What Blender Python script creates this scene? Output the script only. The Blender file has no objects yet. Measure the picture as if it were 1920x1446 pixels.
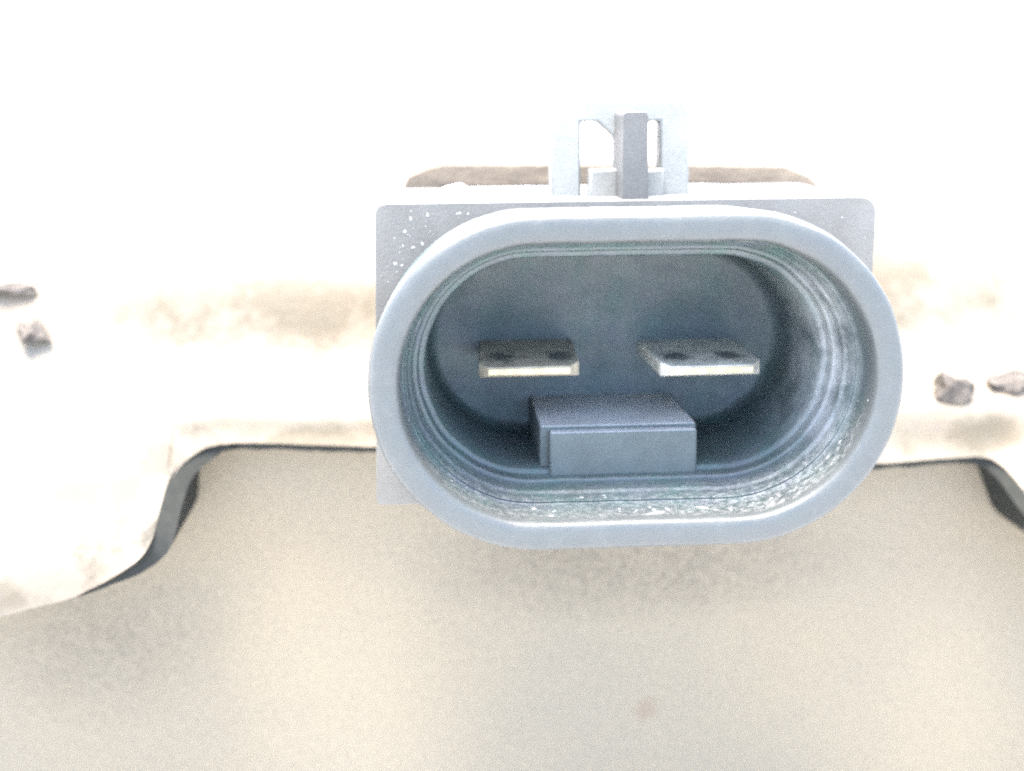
import bpy, bmesh, math, random
from mathutils import Vector, Matrix, noise
random.seed(7)
MM = 0.001                                   # everything below is measured in millimetres

# ------------------------------------------------------------------ camera
sc = bpy.context.scene
PITCH, YAW, ROLL = math.radians(11.3), math.radians(3.51), math.radians(-0.6)
cam_d = bpy.data.cameras.new('camera')
cam_d.sensor_fit = 'HORIZONTAL'
cam_d.angle = math.radians(40.0)
cam_d.clip_start, cam_d.clip_end = 0.002, 200.0
cam = bpy.data.objects.new('camera', cam_d)
sc.collection.objects.link(cam)
# the part leans back on its base, so its front looks a little upwards
TILT = Matrix.Rotation(math.radians(-12), 4, 'X')
cam.rotation_euler = (TILT.to_3x3() @ Matrix.Rotation(-YAW, 3, 'Z') @ Matrix.Rotation(math.pi/2 - PITCH, 3, 'X')
                      @ Matrix.Rotation(ROLL, 3, 'Z')).to_euler()
cam.location = TILT @ (Vector((-8.92, -58.44, 11.58)) * MM)
cam_d.dof.use_dof = True
cam_d.dof.focus_distance = 0.0625
cam_d.dof.aperture_fstop = 38
sc.camera = cam

# ------------------------------------------------------------------ daylight
SUN = (TILT @ Vector((-0.14, -0.11, 0.96))).normalized()          # direction towards the sun
world = bpy.data.worlds.new('World'); sc.world = world
world.use_nodes = True
wn = world.node_tree
sky = wn.nodes.new('ShaderNodeTexSky')
sky.sky_type = 'NISHITA'; sky.sun_disc = False
sky.sun_elevation = math.asin(SUN.z)
sky.sun_rotation = math.atan2(SUN.x, SUN.y)
sky.air_density = 1.0; sky.dust_density = 3.0; sky.ozone_density = 1.0
wn.links.new(sky.outputs[0], wn.nodes['Background'].inputs[0])
wn.nodes['Background'].inputs[1].default_value = 0.15
sun_d = bpy.data.lights.new('sun', 'SUN')
sun_d.energy = 2.2; sun_d.angle = math.radians(30); sun_d.color = (1.0, 0.96, 0.9)
sun = bpy.data.objects.new('sun', sun_d); sc.collection.objects.link(sun)
sun.rotation_euler = SUN.to_track_quat('Z', 'Y').to_euler()
sun.location = SUN * 0.4

sc.view_settings.view_transform = 'Standard'
sc.view_settings.look = 'None'
sc.view_settings.exposure = 3.3
sc.view_settings.gamma = 1.0
sc.view_settings.use_curve_mapping = False
sc.render.engine = 'CYCLES'
sc.cycles.max_bounces = 8
sc.cycles.filter_width = 2.1
sc.cycles.use_denoising = False                # keep the fine grain of the photograph

# ------------------------------------------------------------------ materials
class Mat:
    def __init__(s, name, rough=0.5, metal=0.0, spec=0.5):
        s.m = bpy.data.materials.new(name); s.m.use_nodes = True
        s.t = s.m.node_tree; s.b = s.t.nodes['Principled BSDF']
        s.b.inputs['Roughness'].default_value = rough
        s.b.inputs['Metallic'].default_value = metal
        s.b.inputs['Specular IOR Level'].default_value = spec
        s.co = s.t.nodes.new('ShaderNodeTexCoord').outputs['Object']
    def n(s, kind, **kw):
        nd = s.t.nodes.new(kind)
        for k, v in kw.items(): setattr(nd, k, v)
        return nd
    def link(s, a, b): s.t.links.new(a, b)
    def noise(s, scale, detail=4, rough=0.6, vec=None):
        nd = s.n('ShaderNodeTexNoise')
        nd.inputs['Scale'].default_value = scale
        nd.inputs['Detail'].default_value = detail
        nd.inputs['Roughness'].default_value = rough
        s.link(vec or s.co, nd.inputs['Vector'])
        return nd.outputs['Fac']
    def ramp(s, fac, stops):
        nd = s.n('ShaderNodeValToRGB')
        e = nd.color_ramp.elements
        while len(e) < len(stops): e.new(0.5)
        for q, (p, c) in zip(e, stops):
            q.position = p
            q.color = (c, c, c, 1) if isinstance(c, (int, float)) else (*c, 1)
        s.link(fac, nd.inputs[0])
        return nd.outputs[0]
    def mix(s, fac, a, b, mode='MIX'):
        nd = s.n('ShaderNodeMix', data_type='RGBA', blend_type=mode)
        for sock, v in ((nd.inputs[0], fac), (nd.inputs[6], a), (nd.inputs[7], b)):
            if isinstance(v, (int, float)): sock.default_value = v
            elif isinstance(v, tuple): sock.default_value = (*v, 1)
            else: s.link(v, sock)
        return nd.outputs[2]
    def math(s, op, a, b=0.0):
        nd = s.n('ShaderNodeMath', operation=op)
        for sock, v in zip(nd.inputs, (a, b)):
            if isinstance(v, (int, float)): sock.default_value = v
            else: s.link(v, sock)
        return nd.outputs[0]
    def color(s, v): 
        if isinstance(v, tuple): s.b.inputs['Base Color'].default_value = (*v, 1)
        else: s.link(v, s.b.inputs['Base Color'])
        return s
    def bump(s, h, strength, dist):
        nd = s.n('ShaderNodeBump')
        nd.inputs['Strength'].default_value = strength
        nd.inputs['Distance'].default_value = dist
        s.link(h, nd.inputs['Height']); s.link(nd.outputs[0], s.b.inputs['Normal'])
        return s

def plastic(name, base=(0.044, 0.050, 0.048), dust=0.0, rough=0.5, low=0.0, up_pale_c=0.24, g=(0.9, 1.15), rim=0.0):
    m = Mat(name, rough=rough, spec=0.45)
    blot = m.ramp(m.noise(420, 3), [(0.3, 0.0), (0.7, 1.0)])
    grain = m.ramp(m.noise(9000, 3, 0.8), [(0.3, 0.0), (0.7, 1.0)])
    c = m.mix(blot, tuple(v*0.86 for v in base), (base[0]*1.1, base[1]*1.12, base[2]*1.14))
    c = m.mix(grain, m.mix(1.0, c, (g[0],)*3, 'MULTIPLY'), m.mix(1.0, c, (g[1],)*3, 'MULTIPLY'))
    tint = m.ramp(m.noise(650, 2), [(0.35, (0.86, 1.04, 1.0)), (0.5, (1.0, 1.0, 1.0)), (0.65, (1.06, 0.97, 1.08))])
    if rim: c = m.mix(1.0, c, tint, 'MULTIPLY')
    sp2 = m.n('ShaderNodeSeparateXYZ'); m.link(m.co, sp2.inputs[0])
    if rim:                                             # greyer plastic at the front of the mouth
        front_grey = m.ramp(m.math('MULTIPLY', sp2.outputs[1], 100.0), [(0.06, 1.0), (0.20, 0.0)])
        c = m.mix(m.math('MULTIPLY', front_grey, rim), c, (0.055, 0.058, 0.056))
    film = m.ramp(m.noise(900, 6, 0.7), [(0.5, 0.0), (0.8, 0.08)])
    c = m.mix(film, c, (0.22, 0.22, 0.21))
    nd = m.n('ShaderNodeNewGeometry'); sp = m.n('ShaderNodeSeparateXYZ')       # faces that look up made paler: dust plus painted-in light
    m.link(nd.outputs['Normal'], sp.inputs[0])
    patch = m.ramp(m.noise(1700, 6, 0.75), [(0.30, 0.0), (0.5, 1.0)]) if not low else m.ramp(m.noise(500, 3), [(0.2, 0.6), (0.8, 1.0)])
    up = m.ramp(sp.outputs[2], [(0.72, 0.0), (0.96, 1.0)])
    high = m.ramp(m.math('MULTIPLY', sp2.outputs[2], 100.0), [(0.25, low), (0.55, 1.0)])
    d = m.math('MULTIPLY', m.math('MULTIPLY', up, high), m.math('MULTIPLY', patch, 0.8))
    c = m.mix(d, c, (up_pale_c, up_pale_c, up_pale_c*0.97))
    if dust > 0:                                        # streaks of dirt along the inside of the mouth
        up = m.ramp(sp.outputs[2], [(0.15, 0.0), (0.7, 1.0)])
        near = m.ramp(m.math('MULTIPLY', sp2.outputs[1], 120.0), [(0.05, 0.0), (0.10, 1.0), (0.30, 0.9), (0.52, 0.0)])
        mp = m.n('ShaderNodeMapping'); mp.inputs['Scale'].default_value = (1.0, 1.3, 1.0); m.link(m.co, mp.inputs[0])
        patch = m.ramp(m.noise(2600, 7, 0.8, mp.outputs[0]), [(0.46, 0.0), (0.64, 1.0)])
        xw = m.ramp(m.math('MULTIPLY', sp2.outputs[0], 50.0), [(0.0, 0.45), (0.3, 1.0)])
        d = m.math('MULTIPLY', m.math('MULTIPLY', m.math('MULTIPLY', up, near), xw), m.math('MULTIPLY', patch, dust))
        c = m.mix(d, c, (0.29, 0.285, 0.27))
        side = m.ramp(m.math('MULTIPLY', sp2.outputs[0], 100.0), [(0.72, 0.0), (0.95, 1.0)])   # right-hand wall paled by smeared dust and painted-in light
        smear_and_light = m.ramp(m.noise(420, 7, 0.75), [(0.36, 0.1), (0.60, 1.0)])
        deep = m.ramp(m.math('MULTIPLY', sp2.outputs[1], 100.0), [(0.15, 0.0), (0.3, 1.0), (0.9, 0.8), (1.0, 0.2)])
        c = m.mix(m.math('MULTIPLY', m.math('MULTIPLY', side, deep), m.math('MULTIPLY', smear_and_light, 0.85)), c, (0.26, 0.26, 0.25))
    m.color(c)
    m.link(m.ramp(m.noise(380, 5, 0.7), [(0.3, max(rough-0.12, 0.2)), (0.7, rough+0.15)]), m.b.inputs['Roughness'])
    m.bump(m.noise(5200, 4, 0.7), 0.35, 0.00006)
    return m.m

M_SHROUD = plastic('dusty_black_plastic', base=(0.053, 0.069, 0.066), dust=0.8, rough=0.42, g=(0.75, 1.3), rim=0.85)
M_PLATE = plastic('matt_black_plastic', base=(0.112, 0.106, 0.093), rough=0.68)
M_KEY = plastic('pale_top_key_plastic', base=(0.074, 0.086, 0.080), rough=0.75, low=0.85, up_pale_c=0.55)  # key top lightened by colour to stand in for light in the socket
M_RIB = plastic('grey_rib_plastic', base=(0.080, 0.077, 0.069), rough=0.65)
M_LATCH = plastic('glare_pale_latch_plastic', base=(0.20, 0.197, 0.175), rough=0.5)  # sunlit glare on the latch frame put into a paler colour

def rusty_metal():
    m = Mat('weathered_flange_metal', rough=0.62, spec=0.4)
    a = m.ramp(m.noise(130, 5, 0.6), [(0.38, 0.0), (0.66, 1.0)])
    c = m.mix(a, (0.155, 0.138, 0.106), (0.145, 0.113, 0.078))
    b = m.ramp(m.noise(90, 4, 0.6, None), [(0.55, 0.0), (0.72, 1.0)])
    c = m.mix(b, c, (0.15, 0.11, 0.075))
    for (x, z, rx, rz, k, q) in ((-17, 1.0, 13.0, 6.0, 1.0, 0.95), (18.0, 1.4, 10.0, 6.0, 1.0, 0.95), (-25.5, -7.6, 8.5, 5.5, 1.0, 0.5), (-15.0, -6.2, 9.0, 1.5, 0.9, 1.0), (22, -6.9, 7.5, 1.8, 0.9, 1.0), (-30.0, -12.5, 3.5, 1.6, 0.7, 0.9)):
        mp = m.n('ShaderNodeMapping'); mp.inputs['Location'].default_value = (-x/rx, 0, -z/rz)
        mp.inputs['Scale'].default_value = (1/(rx*MM), 0, 1/(rz*MM)); m.link(m.co, mp.inputs[0])
        ln = m.n('ShaderNodeVectorMath', operation='LENGTH'); m.link(mp.outputs[0], ln.inputs[0])
        d = m.math('ADD', ln.outputs['Value'], m.math('MULTIPLY', m.noise(260, 8, 0.72), 2.6))
        c = m.mix(m.ramp(m.math('MULTIPLY', d, 0.5), [(0.74, k), (1.2, 0.0)]), c, m.mix(a, (0.084*q, 0.070*q, 0.044*q), (0.090*q, 0.067*q, 0.040*q)))
    pit = m.ramp(m.noise(1500, 5, 0.7), [(0.30, 1.0), (0.42, 0.0)])
    c = m.mix(m.math('MULTIPLY', pit, 0.6), c, (0.12, 0.10, 0.085))
    m.color(c)
    m.bump(m.noise(1100, 6, 0.7), 0.5, 0.00012)
    return m.m
M_FLANGE = rusty_metal()

me_ = Mat('shaded_edge_dark', rough=0.9, spec=0.06)  # dark colour that carries the shade along the flange edge
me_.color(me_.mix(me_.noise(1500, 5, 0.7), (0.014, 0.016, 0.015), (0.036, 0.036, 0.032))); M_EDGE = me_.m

def body_metal():
    m = Mat('grey_beige_cast_body', rough=0.7, spec=0.3)
    a = m.ramp(m.noise(70, 4, 0.55), [(0.35, 0.0), (0.65, 1.0)])
    c = m.mix(a, (0.176, 0.150, 0.110), (0.196, 0.162, 0.112))
    g = m.ramp(m.noise(3600, 4, 0.8), [(0.3, 0.0), (0.7, 1.0)])
    c = m.mix(g, m.mix(1.0, c, (0.82, 0.82, 0.82), 'MULTIPLY'), m.mix(1.0, c, (1.18, 1.18, 1.17), 'MULTIPLY'))
    # sooty speckle where grime washes off the connector
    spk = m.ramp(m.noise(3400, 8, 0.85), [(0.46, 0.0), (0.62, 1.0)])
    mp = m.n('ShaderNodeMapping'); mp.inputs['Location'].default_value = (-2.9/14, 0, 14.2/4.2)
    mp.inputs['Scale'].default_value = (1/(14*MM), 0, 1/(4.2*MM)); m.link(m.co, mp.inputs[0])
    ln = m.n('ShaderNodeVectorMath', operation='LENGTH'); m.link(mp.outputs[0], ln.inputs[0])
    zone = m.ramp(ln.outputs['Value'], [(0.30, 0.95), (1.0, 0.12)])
    mp = m.n('ShaderNodeMapping'); mp.inputs['Location'].default_value = (27.5/9, 0, 18/7)      # and at lower left: dirt speckle plus the ear's shadow, painted in
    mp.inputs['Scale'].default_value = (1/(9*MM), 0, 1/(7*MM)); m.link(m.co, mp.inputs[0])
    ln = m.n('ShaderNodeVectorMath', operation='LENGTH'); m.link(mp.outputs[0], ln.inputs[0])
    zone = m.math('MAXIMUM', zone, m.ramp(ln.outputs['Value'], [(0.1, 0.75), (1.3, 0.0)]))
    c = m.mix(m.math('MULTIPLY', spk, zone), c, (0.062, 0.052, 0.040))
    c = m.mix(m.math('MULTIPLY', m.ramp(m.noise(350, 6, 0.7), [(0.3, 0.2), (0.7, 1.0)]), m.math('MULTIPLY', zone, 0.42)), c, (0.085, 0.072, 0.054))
    # one small rust fleck
    d = m.n('ShaderNodeVectorMath', operation='DISTANCE'); m.link(m.co, d.inputs[0])
    d.inputs[1].default_value = (0.0035, 0.0186, -0.0236)
    sp = m.math('ADD', m.math('MULTIPLY', d.outputs['Value'], 600.0), m.math('MULTIPLY', m.noise(1500, 3), 0.9))
    c = m.mix(m.ramp(sp, [(0.55, 0.55), (1.15, 0.0)]), c, (0.14, 0.095, 0.065))
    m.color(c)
    m.bump(m.noise(2400, 5, 0.7), 0.4, 0.00008)
    return m.m
M_BODY = body_metal()

def brown_metal():
    m = Mat('brown_rusty_strip', rough=0.75, spec=0.3)
    st = m.n('ShaderNodeMapping'); st.inputs['Scale'].default_value = (1, 1, 3); m.link(m.co, st.inputs[0])
    a = m.ramp(m.noise(600, 6, 0.7, st.outputs[0]), [(0.35, 0.0), (0.65, 1.0)])
    m.color(m.mix(a, (0.12, 0.096, 0.070), (0.20, 0.158, 0.112)))
    m.bump(m.noise(1500, 5, 0.7), 0.6, 0.00015)
    return m.m
M_BROWN = brown_metal()

mt = Mat('bare_brass', rough=0.5, metal=0.45)
mt.color(mt.mix(mt.ramp(mt.noise(1800, 4), [(0.35, 0.0), (0.65, 1.0)]), (0.42, 0.36, 0.23), (0.34, 0.28, 0.17)))
M_TIP = mt.m
mg = Mat('pale_grit', rough=0.85, spec=0.2)
mg.color(mg.mix(mg.noise(3000, 3), (0.26, 0.25, 0.24), (0.42, 0.41, 0.40))); M_DUST = mg.m
ml = Mat('grey_clod', rough=0.9, spec=0.2)
ml.color(ml.mix(ml.ramp(ml.noise(1400, 5, 0.7), [(0.35, 0.0), (0.65, 1.0)]), (0.045, 0.040, 0.034), (0.11, 0.095, 0.08)))
ml.bump(ml.noise(2500, 5, 0.7), 0.7, 0.0002); M_CLOD = ml.m
mc = Mat('pale_concrete', rough=0.85, spec=0.3)
mc.color(mc.mix(mc.noise(60, 8, 0.65), (0.46, 0.45, 0.43), (0.60, 0.59, 0.57)))
mc.bump(mc.noise(900, 6, 0.7), 0.3, 0.0003); M_GROUND = mc.m

# ------------------------------------------------------------------ mesh helpers
def obj(name, verts, faces, mat, parent=None, smooth=True, sharp=35):
    me = bpy.data.meshes.new(name)
    me.from_pydata([tuple(c*MM for c in v) for v in verts], [], faces)
    bm = bmesh.new(); bm.from_mesh(me)
    bmesh.ops.recalc_face_normals(bm, faces=bm.faces)
    bm.to_mesh(me); bm.free()
    for mm_ in (mat if isinstance(mat, (list, tuple)) else [mat]): me.materials.append(mm_)
    if smooth:
        me.shade_smooth()
        me.set_sharp_from_angle(angle=math.radians(sharp))
    o = bpy.data.objects.new(name, me); sc.collection.objects.link(o)
    o.parent = parent
    return o

def bevel(o, w, seg=3, angle=30):
    b = o.modifiers.new('bevel', 'BEVEL')
    b.width = w*MM; b.segments = seg; b.limit_method = 'ANGLE'; b.angle_limit = math.radians(angle)
    b.use_clamp_overlap = True
    return o

def extrude_xz(poly, y0, y1):
    n = len(poly)
    v = [(x, y0, z) for x, z in poly] + [(x, y1, z) for x, z in poly]
    f = [tuple(range(n)), tuple(range(2*n-1, n-1, -1))]
    f += [(i, (i+1) % n, n+(i+1) % n, n+i) for i in range(n)]
    return v, f

def join(*parts):
    V, F = [], []
    for v, f in parts:
        o = len(V); V += v; F += [tuple(i+o for i in q) for q in f]
    return V, F

def box(x0, x1, y0, y1, z0, z1):
    return extrude_xz([(x0, z0), (x1, z0), (x1, z1), (x0, z1)], y0, y1)

def rounded(poly, r, seg=6):
    out = []
    n = len(poly)
    for i in range(n):
        p = Vector(poly[i]); a = Vector(poly[i-1]); b = Vector(poly[(i+1) % n])
        rr = r[i] if isinstance(r, (list, tuple)) else r
        u = (a-p).normalized()*rr; w = (b-p).normalized()*rr
        for k in range(seg+1):
            t = k/seg
            out.append(tuple((p+u)*(1-t)**2 + p*2*t*(1-t) + (p+w)*t*t))
    return out

def lump(name, size, seed, mat, subdiv=2, rough=0.75):
    bm = bmesh.new(); bmesh.ops.create_icosphere(bm, subdivisions=subdiv, radius=1)
    for v in bm.verts:
        d = v.co.normalized()
        k = 1 + rough*noise.noise(d*1.3+Vector((seed*3.1, 0, 0))) + 0.25*rough*noise.noise(d*4+Vector((0, seed, 0))) \
            + 0.12*rough*noise.noise(d*11+Vector((0, seed, 3)))
        q = d*k
        q.z = max(q.z, -0.45)
        v.co = Vector((q.x*size[0], q.y*size[1], (q.z+0.45)*size[2]))*MM
    me = bpy.data.meshes.new(name); bm.to_mesh(me); bm.free()
    me.materials.append(mat)
    o = bpy.data.objects.new(name, me); sc.collection.objects.link(o)
    return o

# ------------------------------------------------------------------ ground
GZ = -38.0                                    # the ground, level, under the leaning part
g = obj('ground', [(-20000, -20000, GZ), (20000, -20000, GZ), (20000, 20000, GZ), (-20000, 20000, GZ)], [(0, 1, 2, 3)], M_GROUND, smooth=False)
g['kind'] = 'structure'

# ------------------------------------------------------------------ the engine part
root = bpy.data.objects.new('engine_component', None); sc.collection.objects.link(root)
root.empty_display_size = 0.005
root.matrix_world = TILT
root['label'] = 'weathered metal engine component with a black two-pin oval connector socket on its front'
root['category'] = 'engine part'

# --- cast body below the flange
poly = rounded([(-36, -34), (36, -34), (36, -5.3), (-36, -5.3)], [0.3, 0.3, 0.3, 0.3])
v, f = extrude_xz(poly, 18.6, 44.0)
SN, CS = math.sin(math.radians(12)), math.cos(math.radians(12))
v = [(x, y, z if z > -30 else (GZ + y*SN)/CS) for x, y, z in v]          # level underside that stands on the ground
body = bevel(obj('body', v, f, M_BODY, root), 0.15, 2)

# --- flange: stepped sheet with a scalloped lower edge
edge = [(-40, -12.9), (-35, -13.7), (-30.62, -13.44), (-29.0, -12.99), (-27.13, -12.63), (-25.22, -11.7), (-23.44, -10.64), (-22.77, -9.64), (-22.69, -8.65), (-22.6, -7.53), (-21.94, -6.86), (-20.78, -6.25), (-19.09, -6.18), (-11.92, -6.58), (-4, -6.9), (6, -7.4), (16.33, -8.18), (19.47, -8.05), (22.58, -8.02), (23.33, -8.74), (23.6, -9.47), (23.950000000000003, -10.4), (24.4, -11.4), (25.6, -12.4), (28.5, -13.3), (33, -13.9), (40, -14)]
def resample(pts, step=0.35):
    out = []
    for a, b in zip(pts, pts[1:]):
        L = math.dist(a, b); n = max(1, round(L/step))
        out += [(a[0]+(b[0]-a[0])*k/n, a[1]+(b[1]-a[1])*k/n) for k in range(n)]
    return out + [pts[-1]]
E_ = resample(edge)
for _ in range(5):
    E_ = [E_[0]] + [((E_[i-1][0]+2*E_[i][0]+E_[i+1][0])/4, (E_[i-1][1]+2*E_[i][1]+E_[i+1][1])/4) for i in range(1, len(E_)-1)] + [E_[-1]]
def flange_point(i, t):
    """t 0..1 the lip, 1..2 the sunny ledge, 2..3 the upper face, 3..4 the flat top"""
    x, z = E_[i]
    zc = -4.4 + 0.25*math.sin(x*0.21)
    wob = noise.noise(Vector((x*0.12, t*1.3, 4)))
    if t <= 1:
        zz = z + (zc - z)*t
        fwd = max(0.0, min(1.0, (-5.6-0.045*(x+16)-zz)/5.0))
        y = 16.6 - 6.5*fwd*fwd*(3-2*fwd)
        if t > 0.8: y += ((t-0.8)/0.2)**2*0.5
    elif t <= 2:
        q = t-1; zz = zc + 1.5*q; y = 17.05 + 3.6*q
    elif t <= 3:
        q = t-2; zz = zc + 1.5 + 7.4*q; y = 20.65 + 3.8*q - 0.5*math.sin(math.pi*q)
    else:
        q = t-3; zz = zc + 8.9 + 0.35*q; y = 24.45 + 15*q
    n2 = noise.noise(Vector((x*0.9, zz*0.9, t)))*0.06 + noise.noise(Vector((x*2.6, zz*2.6, t)))*0.025
    return (x, y + (0.25*wob if t > 0.9 else 0.08*wob) + n2, zz + 0.1*wob*min(1, t) + (0.05*noise.noise(Vector((x*3, 0, 0))) if t == 0 else 0))
ts = [k/14 for k in range(14)] + [1+k/8 for k in range(8)] + [2+k/16 for k in range(16)] + [3+k/6 for k in range(7)]
N = len(E_)
cols = []
for i in range(N):                                        # soften the creases along each column
    c = [flange_point(i, t) for t in ts]
    for _ in range(16):
        c = [c[0]] + [tuple((c[k-1][q]+2*c[k][q]+c[k+1][q])/4 for q in range(3)) for k in range(1, len(c)-1)] + [c[-1]]
    cols.append([(c[0][0], 19.1, c[0][2]), (c[0][0], (c[0][1]+19.1)/2, c[0][2])] + c)
V = [cols[i][r] for r in range(len(ts)+2) for i in range(N)]
F = [(r*N+i, r*N+i+1, (r+1)*N+i+1, (r+1)*N+i) for r in range(len(ts)+1) for i in range(N-1)]
flange = obj('flange', V, F, [M_FLANGE, M_EDGE], root, sharp=60)
for p in flange.data.polygons:                            # the edge wall is coloured near-black for its shade
    if p.index < 2*(N-1): p.material_index = 1
# make the sheet thickness run backwards (+Y)
me = flange.data
if sum(p.normal.y for p in me.polygons) > 0: me.flip_normals()
# --- dark strip that paints the shadow under the flange edge
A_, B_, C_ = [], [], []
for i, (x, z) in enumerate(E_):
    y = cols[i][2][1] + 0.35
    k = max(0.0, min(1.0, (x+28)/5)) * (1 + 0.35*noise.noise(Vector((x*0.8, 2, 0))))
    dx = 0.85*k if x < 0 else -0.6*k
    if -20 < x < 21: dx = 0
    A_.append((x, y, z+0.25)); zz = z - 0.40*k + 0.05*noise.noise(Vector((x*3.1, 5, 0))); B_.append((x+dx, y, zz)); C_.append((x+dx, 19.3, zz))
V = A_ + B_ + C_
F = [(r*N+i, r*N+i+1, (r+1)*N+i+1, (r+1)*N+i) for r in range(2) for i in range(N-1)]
edge_shadow = obj('edge_shadow', V, F, M_EDGE, root)
edge_shadow['label'] = 'thin dark strip standing in for the shadow under the flange edge'

# --- brown strip arching behind the connector block
strip_o = resample([(-10.3, 6.6), (-9.75, 7.85), (-8.9, 8.25), (-7.9, 8.5), (-5, 8.46), (0, 8.38), (5.3, 8.3), (10.9, 8.15), (12.2, 7.6), (13.2, 6.7)], 0.3)
top = [(x, z + 0.05*noise.noise(Vector((x*1.7, 3, 0))) + 0.03*noise.noise(Vector((x*5, 1, 0)))) for x, z in strip_o]
bot = [(-9.2 + (x+10.3)*(11.6+9.2)/23.5, min(z-1.05, 7.2) if abs(x-1) < 8.5 else z-1.1) for x, z in top]
n = len(top); V = []; F = []
for y in (18.0, 25.0):
    V += [(x, y, z) for x, z in top] + [(x, y, z) for x, z in bot]
for i in range(n-1):
    F += [(i, i+1, n+i+1, n+i), (2*n+i, 2*n+i+1, 3*n+i+1, 3*n+i), (i, i+1, 2*n+i+1, 2*n+i), (n+i, n+i+1, 3*n+i+1, 3*n+i)]
F += [(0, n, 3*n, 2*n), (n-1, 2*n-1, 4*n-1, 3*n-1)]
bracket = bevel(obj('bracket', V, F, M_BROWN, root), 0.1, 2, 50)
bracket['label'] = 'brown rusty metal strip behind the connector'

# --- connector block (square back plate)
CX, CZ = 0.15, -0.22
plate = rounded([(-11.45, -6.95), (8.6, -6.95), (10.6, -2.0), (12.0, 3.2), (12.05, 7.2), (-11.1, 7.2)], [0.35, 0.8, 0.8, 0.8, 0.8, 0.55])
# --- oval shroud, lofted through a stepped profile
W, H = 11.62, 7.36
def oval(inset, y, dx=0, dz=0):
    L = W-H; r = H-inset; pts = []
    for a0, cx, nn in ((-90, L, 44), (90, -L, 44)):
        for k in range(nn+1):
            a = math.radians(a0+180*k/nn); pts.append((CX+cx+dx+r*math.cos(a), y, CZ+dz+r*math.sin(a)))
        sgn = -1 if cx > 0 else 1
        for k in range(1, 14):
            pts.append((CX+cx+dx+sgn*2*L*k/14, y, CZ+dz+(r if cx > 0 else -r)))
    return pts
# the block is a shell: its front face has the oval hole the socket sits in
hole = oval(1.1, 0.0)
bm = bmesh.new()
lo = [bm.verts.new((x*MM, 6.0*MM, z*MM)) for x, z in plate]
lb = [bm.verts.new((x*MM, 17.6*MM, z*MM)) for x, z in plate]
hi = [bm.verts.new((x*MM, 6.0*MM, z*MM)) for x, _, z in hole]
hb = [bm.verts.new((x*MM, 15.0*MM, z*MM)) for x, _, z in hole]
def loop_edges(l): return [bm.edges.new((l[i], l[(i+1) % len(l)])) for i in range(len(l))]
ed = loop_edges(lo) + loop_edges(hi)
bmesh.ops.triangle_fill(bm, edges=ed, use_beauty=True, normal=(0, -1, 0))
for l0, l1 in ((lo, lb), (hi, hb)):
    for i in range(len(l0)): bm.faces.new((l0[i], l0[(i+1) % len(l0)], l1[(i+1) % len(l0)], l1[i]))
bm.faces.new(lb); bm.faces.new(hb)
bmesh.ops.recalc_face_normals(bm, faces=bm.faces)
me = bpy.data.meshes.new('connector_block'); bm.to_mesh(me); bm.free()
me.materials.append(M_PLATE); me.shade_smooth(); me.set_sharp_from_angle(angle=math.radians(35))
housing = bpy.data.objects.new('connector_block', me); sc.collection.objects.link(housing); housing.parent = root
bevel(housing, 0.22, 3, 40)

prof = [(0.22, 6.3), (0.10, 3.0), (0.0, 0.9), (0.02, 0.42), (0.10, 0.17), (0.26, 0.04), (0.5, 0.0), (0.92, 0.0), (1.14, 0.05), (1.26, 0.17), (1.33, 0.38),
        (1.36, 0.7), (1.40, 1.6), (1.44, 2.25), (1.50, 2.32), (1.58, 2.30), (1.62, 2.36), (1.66, 3.0), (1.70, 3.15), (1.80, 3.2), (1.83, 3.3), (1.86, 3.95),
        (1.90, 4.02), (2.02, 4.0), (2.10, 4.05), (2.14, 4.2), (2.17, 4.75), (2.22, 4.8), (2.40, 4.8), (2.46, 4.9), (2.54, 8.0), (2.62, 11.2), (2.67, 11.65), (2.78, 11.95), (2.94, 12.12), (3.2, 12.2)]
rings = []
for ins, y in prof:
    k = max(0.0, min(1.0, y/4)) if ins > 0.9 else 0
    rings.append(oval(ins, y, 0.0, 0.1*k))
N = len(rings[0]); V = []; F = []
for j, r in enumerate(rings):
    for (x, y, z) in r:
        w = noise.noise(Vector((x*0.8, y*0.8, z*0.8)))*0.03
        V.append((x+w, y+0.6*noise.noise(Vector((x*1.1, 9, z*1.1)))*0.04, z+w))
for j in range(len(rings)-1):
    F += [(j*N+i, j*N+(i+1) % N, (j+1)*N+(i+1) % N, (j+1)*N+i) for i in range(N)]
F.append(tuple((len(rings)-1)*N+i for i in range(N)))
shroud = obj('connector_shroud', V, F, M_SHROUD, root, sharp=50)

# --- key in the bottom of the socket
kb = extrude_xz([(-3.75, -5.6), (3.62, -5.6), (3.62, -3.12), (-3.75, -3.12)], 5.15, 12.5)
kf = extrude_xz([(-3.35, -5.75), (3.55, -5.75), (3.55, -3.3), (-3.35, -3.3)], 4.55, 5.3)
v, f = join(kb, kf)
key = bevel(obj('locating_key', v, f, M_KEY, shroud), 0.13, 3, 40)
key['label'] = 'square locating key at the bottom of the socket'

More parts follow.
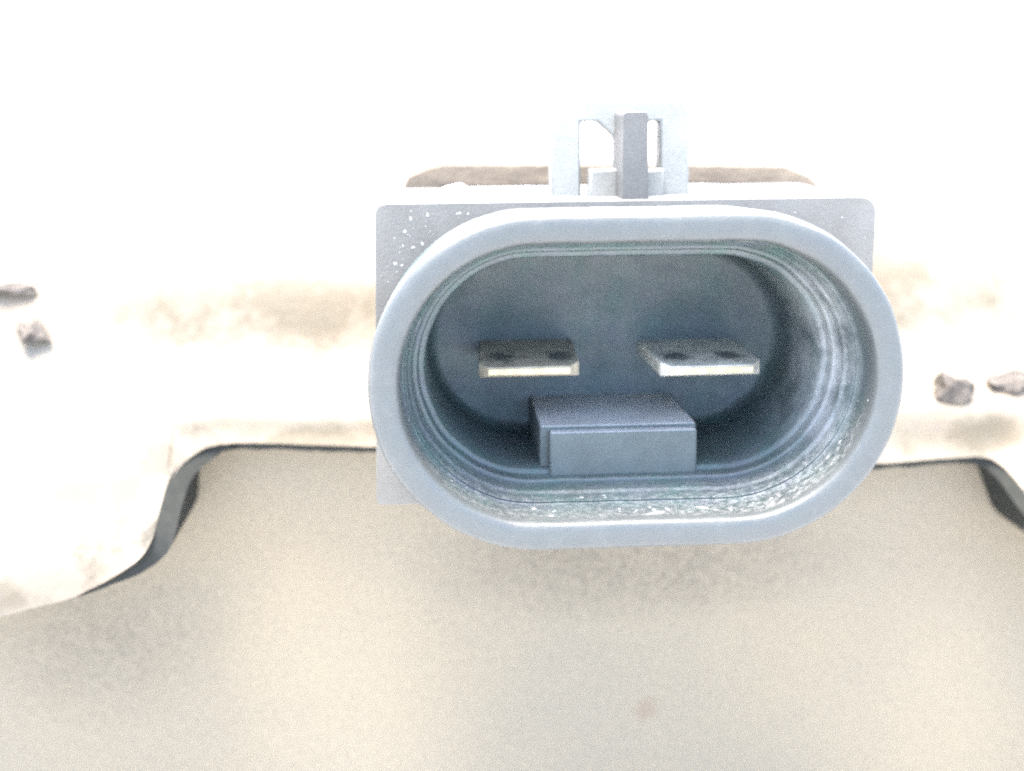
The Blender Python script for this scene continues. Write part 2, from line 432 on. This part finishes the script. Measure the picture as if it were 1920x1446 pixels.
# --- two blade pins
def pin_material(spots, k, hue):
    m = Mat('tinned_brass', rough=0.5, metal=0.35)
    a = m.ramp(m.noise(900, 4), [(0.4, 0.0), (0.62, 1.0)])
    c = m.mix(a, tuple(v*k for v in hue), tuple(v*k*0.68 for v in hue))
    for (x, y, rx, ry) in spots:                         # dark spots on top of the blade
        mp = m.n('ShaderNodeMapping'); mp.vector_type = 'POINT'
        mp.inputs['Location'].default_value = (-x/rx, -y/ry, 0)
        mp.inputs['Scale'].default_value = (1/(rx*MM), 1/(ry*MM), 0)
        m.link(m.co, mp.inputs[0])
        ln = m.n('ShaderNodeVectorMath', operation='LENGTH'); m.link(mp.outputs[0], ln.inputs[0])
        d = m.math('ADD', ln.outputs['Value'], m.math('MULTIPLY', m.noise(1500, 5, 0.7), 1.7))
        c = m.mix(m.ramp(m.math('MULTIPLY', d, 0.5), [(0.66, 0.85), (0.95, 0.0)]), c, (0.05, 0.055, 0.055))
    m.color(c)
    return m.m
def pin(x0, x1, zt, tipx, spots, dull, hue, lab):
    th = 0.70
    def sect(y, inx, inz, off):
        return [(x0+inx+off, y, zt-th+inz), (x1-inx+off, y, zt-th+inz), (x1-inx+off, y, zt-inz), (x0+inx+off, y, zt-inz)]
    rows = [sect(5.35, 0.44, 0.15, tipx), sect(5.9, 0.0, 0.0, tipx*0.9), sect(9, 0, 0, tipx*0.5), sect(12.6, 0, 0, 0)]
    V = sum(rows, []); F = []
    for j in range(3):
        F += [(j*4+i, j*4+(i+1) % 4, j*4+4+(i+1) % 4, j*4+4+i) for i in range(4)]
    F += [(0, 1, 2, 3), (12, 13, 14, 15)]
    p = bevel(obj('terminal_pin', V, F, pin_material(spots, dull, hue), root), 0.06, 2, 20)
    p['label'] = lab
    t = [(x, y, z+(0.05 if z < zt-0.3 else -0.05)) for x, y, z in rows[0]]      # the bare brass end face
    V = [(x, 5.31, z) for x, y, z in t] + [(x, 5.6, z) for x, y, z in t]
    e = obj('pin_end', V, [(0, 1, 2, 3), (7, 6, 5, 4)] + [(i, (i+1) % 4, 4+(i+1) % 4, 4+i) for i in range(4)], M_TIP, p)
    bevel(e, 0.03, 2)
    return p
pin(-6.2, -1.5, -0.19, -0.35, [(-5.4, 7.4, 0.7, 1.5), (-2.6, 7.4, 0.8, 1.6)], 1.0, (0.42, 0.36, 0.26), 'left blade pin, dull with a bare brass end')
pin(1.9, 6.65, -0.32, 0.1, [(3.0, 7.3, 0.8, 1.5), (5.5, 7.3, 0.8, 1.5)], 1.5, (0.43, 0.40, 0.33), 'right blade pin, brighter on top with two dark spots')

# --- latch standing on the block: a frame, a rib in front of it and a gusset
frame_poly = [(-2.75, 6.9), (-1.32, 6.9), (-1.32, 10.72), (-0.5, 10.72), (0.35, 9.95), (0.35, 6.9), (1.95, 6.9), (1.95, 10.72), (2.5, 10.72), (2.5, 6.9), (3.95, 6.9), (3.92, 11.3), (3.6, 11.7), (-2.4, 11.85), (-2.75, 11.6)]
v, f = extrude_xz(frame_poly, 9.6, 11.0)
latch = bevel(obj('latch_frame', v, f, M_LATCH, housing), 0.12, 2, 25)
v, f = extrude_xz(rounded([(0.28, 6.95), (1.5, 6.95), (1.46, 11.2), (0.30, 11.2)], [0.05, 0.05, 0.25, 0.25]), 6.7, 10.1)
rib = bevel(obj('latch_rib', v, f, M_RIB, housing), 0.12, 2, 25)
rib['label'] = 'dark upright rib in the middle of the latch'
v, f = extrude_xz([(-1.0, 6.95), (0.7, 6.95), (0.42, 8.5), (-0.95, 8.5)], 8.9, 9.9)
bevel(obj('latch_gusset', v, f, M_LATCH, housing), 0.1, 2)
v, f = extrude_xz([(1.6, 6.95), (2.6, 6.95), (2.6, 8.5), (1.6, 8.4)], 8.9, 9.9)
bevel(obj('latch_gusset', v, f, M_LATCH, housing), 0.1, 2)

# --- dust flecks (too many and too small to count)
def flecks(name, spots, parent, mat):
    V, F = [], []
    for (p, nrm, s) in spots:
        nrm = Vector(nrm).normalized(); a = Matrix.Rotation(random.random()*6.3, 3, nrm) @ nrm.orthogonal().normalized(); b = nrm.cross(a)
        o = len(V); k = random.randint(5, 7); ph = random.random()*6; el = random.uniform(0.35, 1.0) if s < 0.2 else 0.16
        for j in range(k):
            r = s*random.uniform(0.5, 1.2); an = ph+2*math.pi*j/k
            q = Vector(p)+a*r*math.cos(an)+b*r*el*math.sin(an)
            V.append(tuple(q-nrm*0.02))
        V.append(tuple(Vector(p)+nrm*s*0.18))
        F += [(o+j, o+(j+1) % k, o+k) for j in range(k)]
    d = obj(name, V, F, mat, parent)
    d['kind'] = 'stuff'
    return d
sp = []
while len(sp) < 60:                                       # upper left corner of the plate
    x = random.triangular(-11, -5.5, -9.5); z = random.uniform(2.0, 7.0)
    sd = math.hypot(max(abs(x-CX)-(W-H), 0), z-CZ)
    if sd < H+0.05: continue
    if random.random() < math.exp(-(sd-H)*0.7):
        sp.append(((x, 5.99, z), (0, -1, 0), random.choice([0.02, 0.03, 0.03, 0.04, 0.06, 0.1, 0.13])))
for k in range(7):
    sp.append(((random.uniform(7, 11.8), 5.99, random.uniform(5.2, 7)), (0, -1, 0), random.choice([0.03, 0.05, 0.07])))
flecks('dust_flecks', sp, housing, M_DUST)
sp = []
for k in range(70):                                      # crumbs lying in the lower front of the socket
    a = math.radians(random.triangular(185, 385, 300)); side = random.random()
    y = random.triangular(0.5, 4.2, 1.6)
    ins = 1.36 + 0.04*y if y < 2.2 else (1.66 if y < 3.1 else (1.85 if y < 4 else 2.15))
    r = H-ins
    if side < 0.45: p = (CX+random.uniform(-(W-H), W-H), y, CZ+0.025*min(y, 4)-r); nr = (0, 0, 1)
    else:
        c = W-H if (math.cos(a) > 0) else -(W-H)
        if c < 0 and random.random() < 0.35: continue
        p = (CX+c+r*math.cos(a), y, CZ+0.025*min(y, 4)+r*math.sin(a)); nr = (-math.cos(a), 0, -math.sin(a))
    sp.append((p, nr, random.choice([0.03, 0.04, 0.05, 0.06, 0.09, 0.13])))
for (x, y, sz) in ((0.2, 1.2, 0.32), (1.1, 0.9, 0.42), (1.6, 1.3, 0.28), (3.2, 1.4, 0.36), (4.4, 1.1, 0.30), (-3.4, 1.5, 0.25)):
    sp.append(((x, y, CZ+0.025*min(y, 4)-(H-1.36-0.03*y)), (0, 0, 1), sz))          # scraped curls
flecks('dust_crumbs', sp, shroud, M_DUST)

# ------------------------------------------------------------------ clods of dirt lying on the flange
def clod(parts, loc, label):
    o = lump('dirt_clod', parts[0], parts[1], M_CLOD)
    o.matrix_world = TILT @ Matrix.Translation(Vector(loc)*MM) @ Matrix.Rotation(parts[2], 4, 'Z') @ Matrix.Rotation(0.3, 4, 'X')
    o['label'] = label; o['category'] = 'dirt clod'; o['group'] = 'dirt clods on the flange'
    return o
clod(((0.85, 0.8, 0.6), 1, 0.2), (-30.9, 21.25, -1.0), 'grey dirt clod on the flange ledge at the left edge, the lower one')
clod(((1.2, 0.5, 0.36), 5, 0.0), (-32.3, 22.35, 1.45), 'thin dark dirt sliver high on the flange at the left edge')
clod(((1.3, 1.0, 0.95), 3, -0.2), (20.7, 17.8, -4.85), 'larger angular grey dirt clod on the ledge right of the connector')
clod(((1.5, 0.8, 0.6), 8, 0.1), (24.2, 18.2, -4.6), 'flat pale dirt clod on the ledge at the right edge')
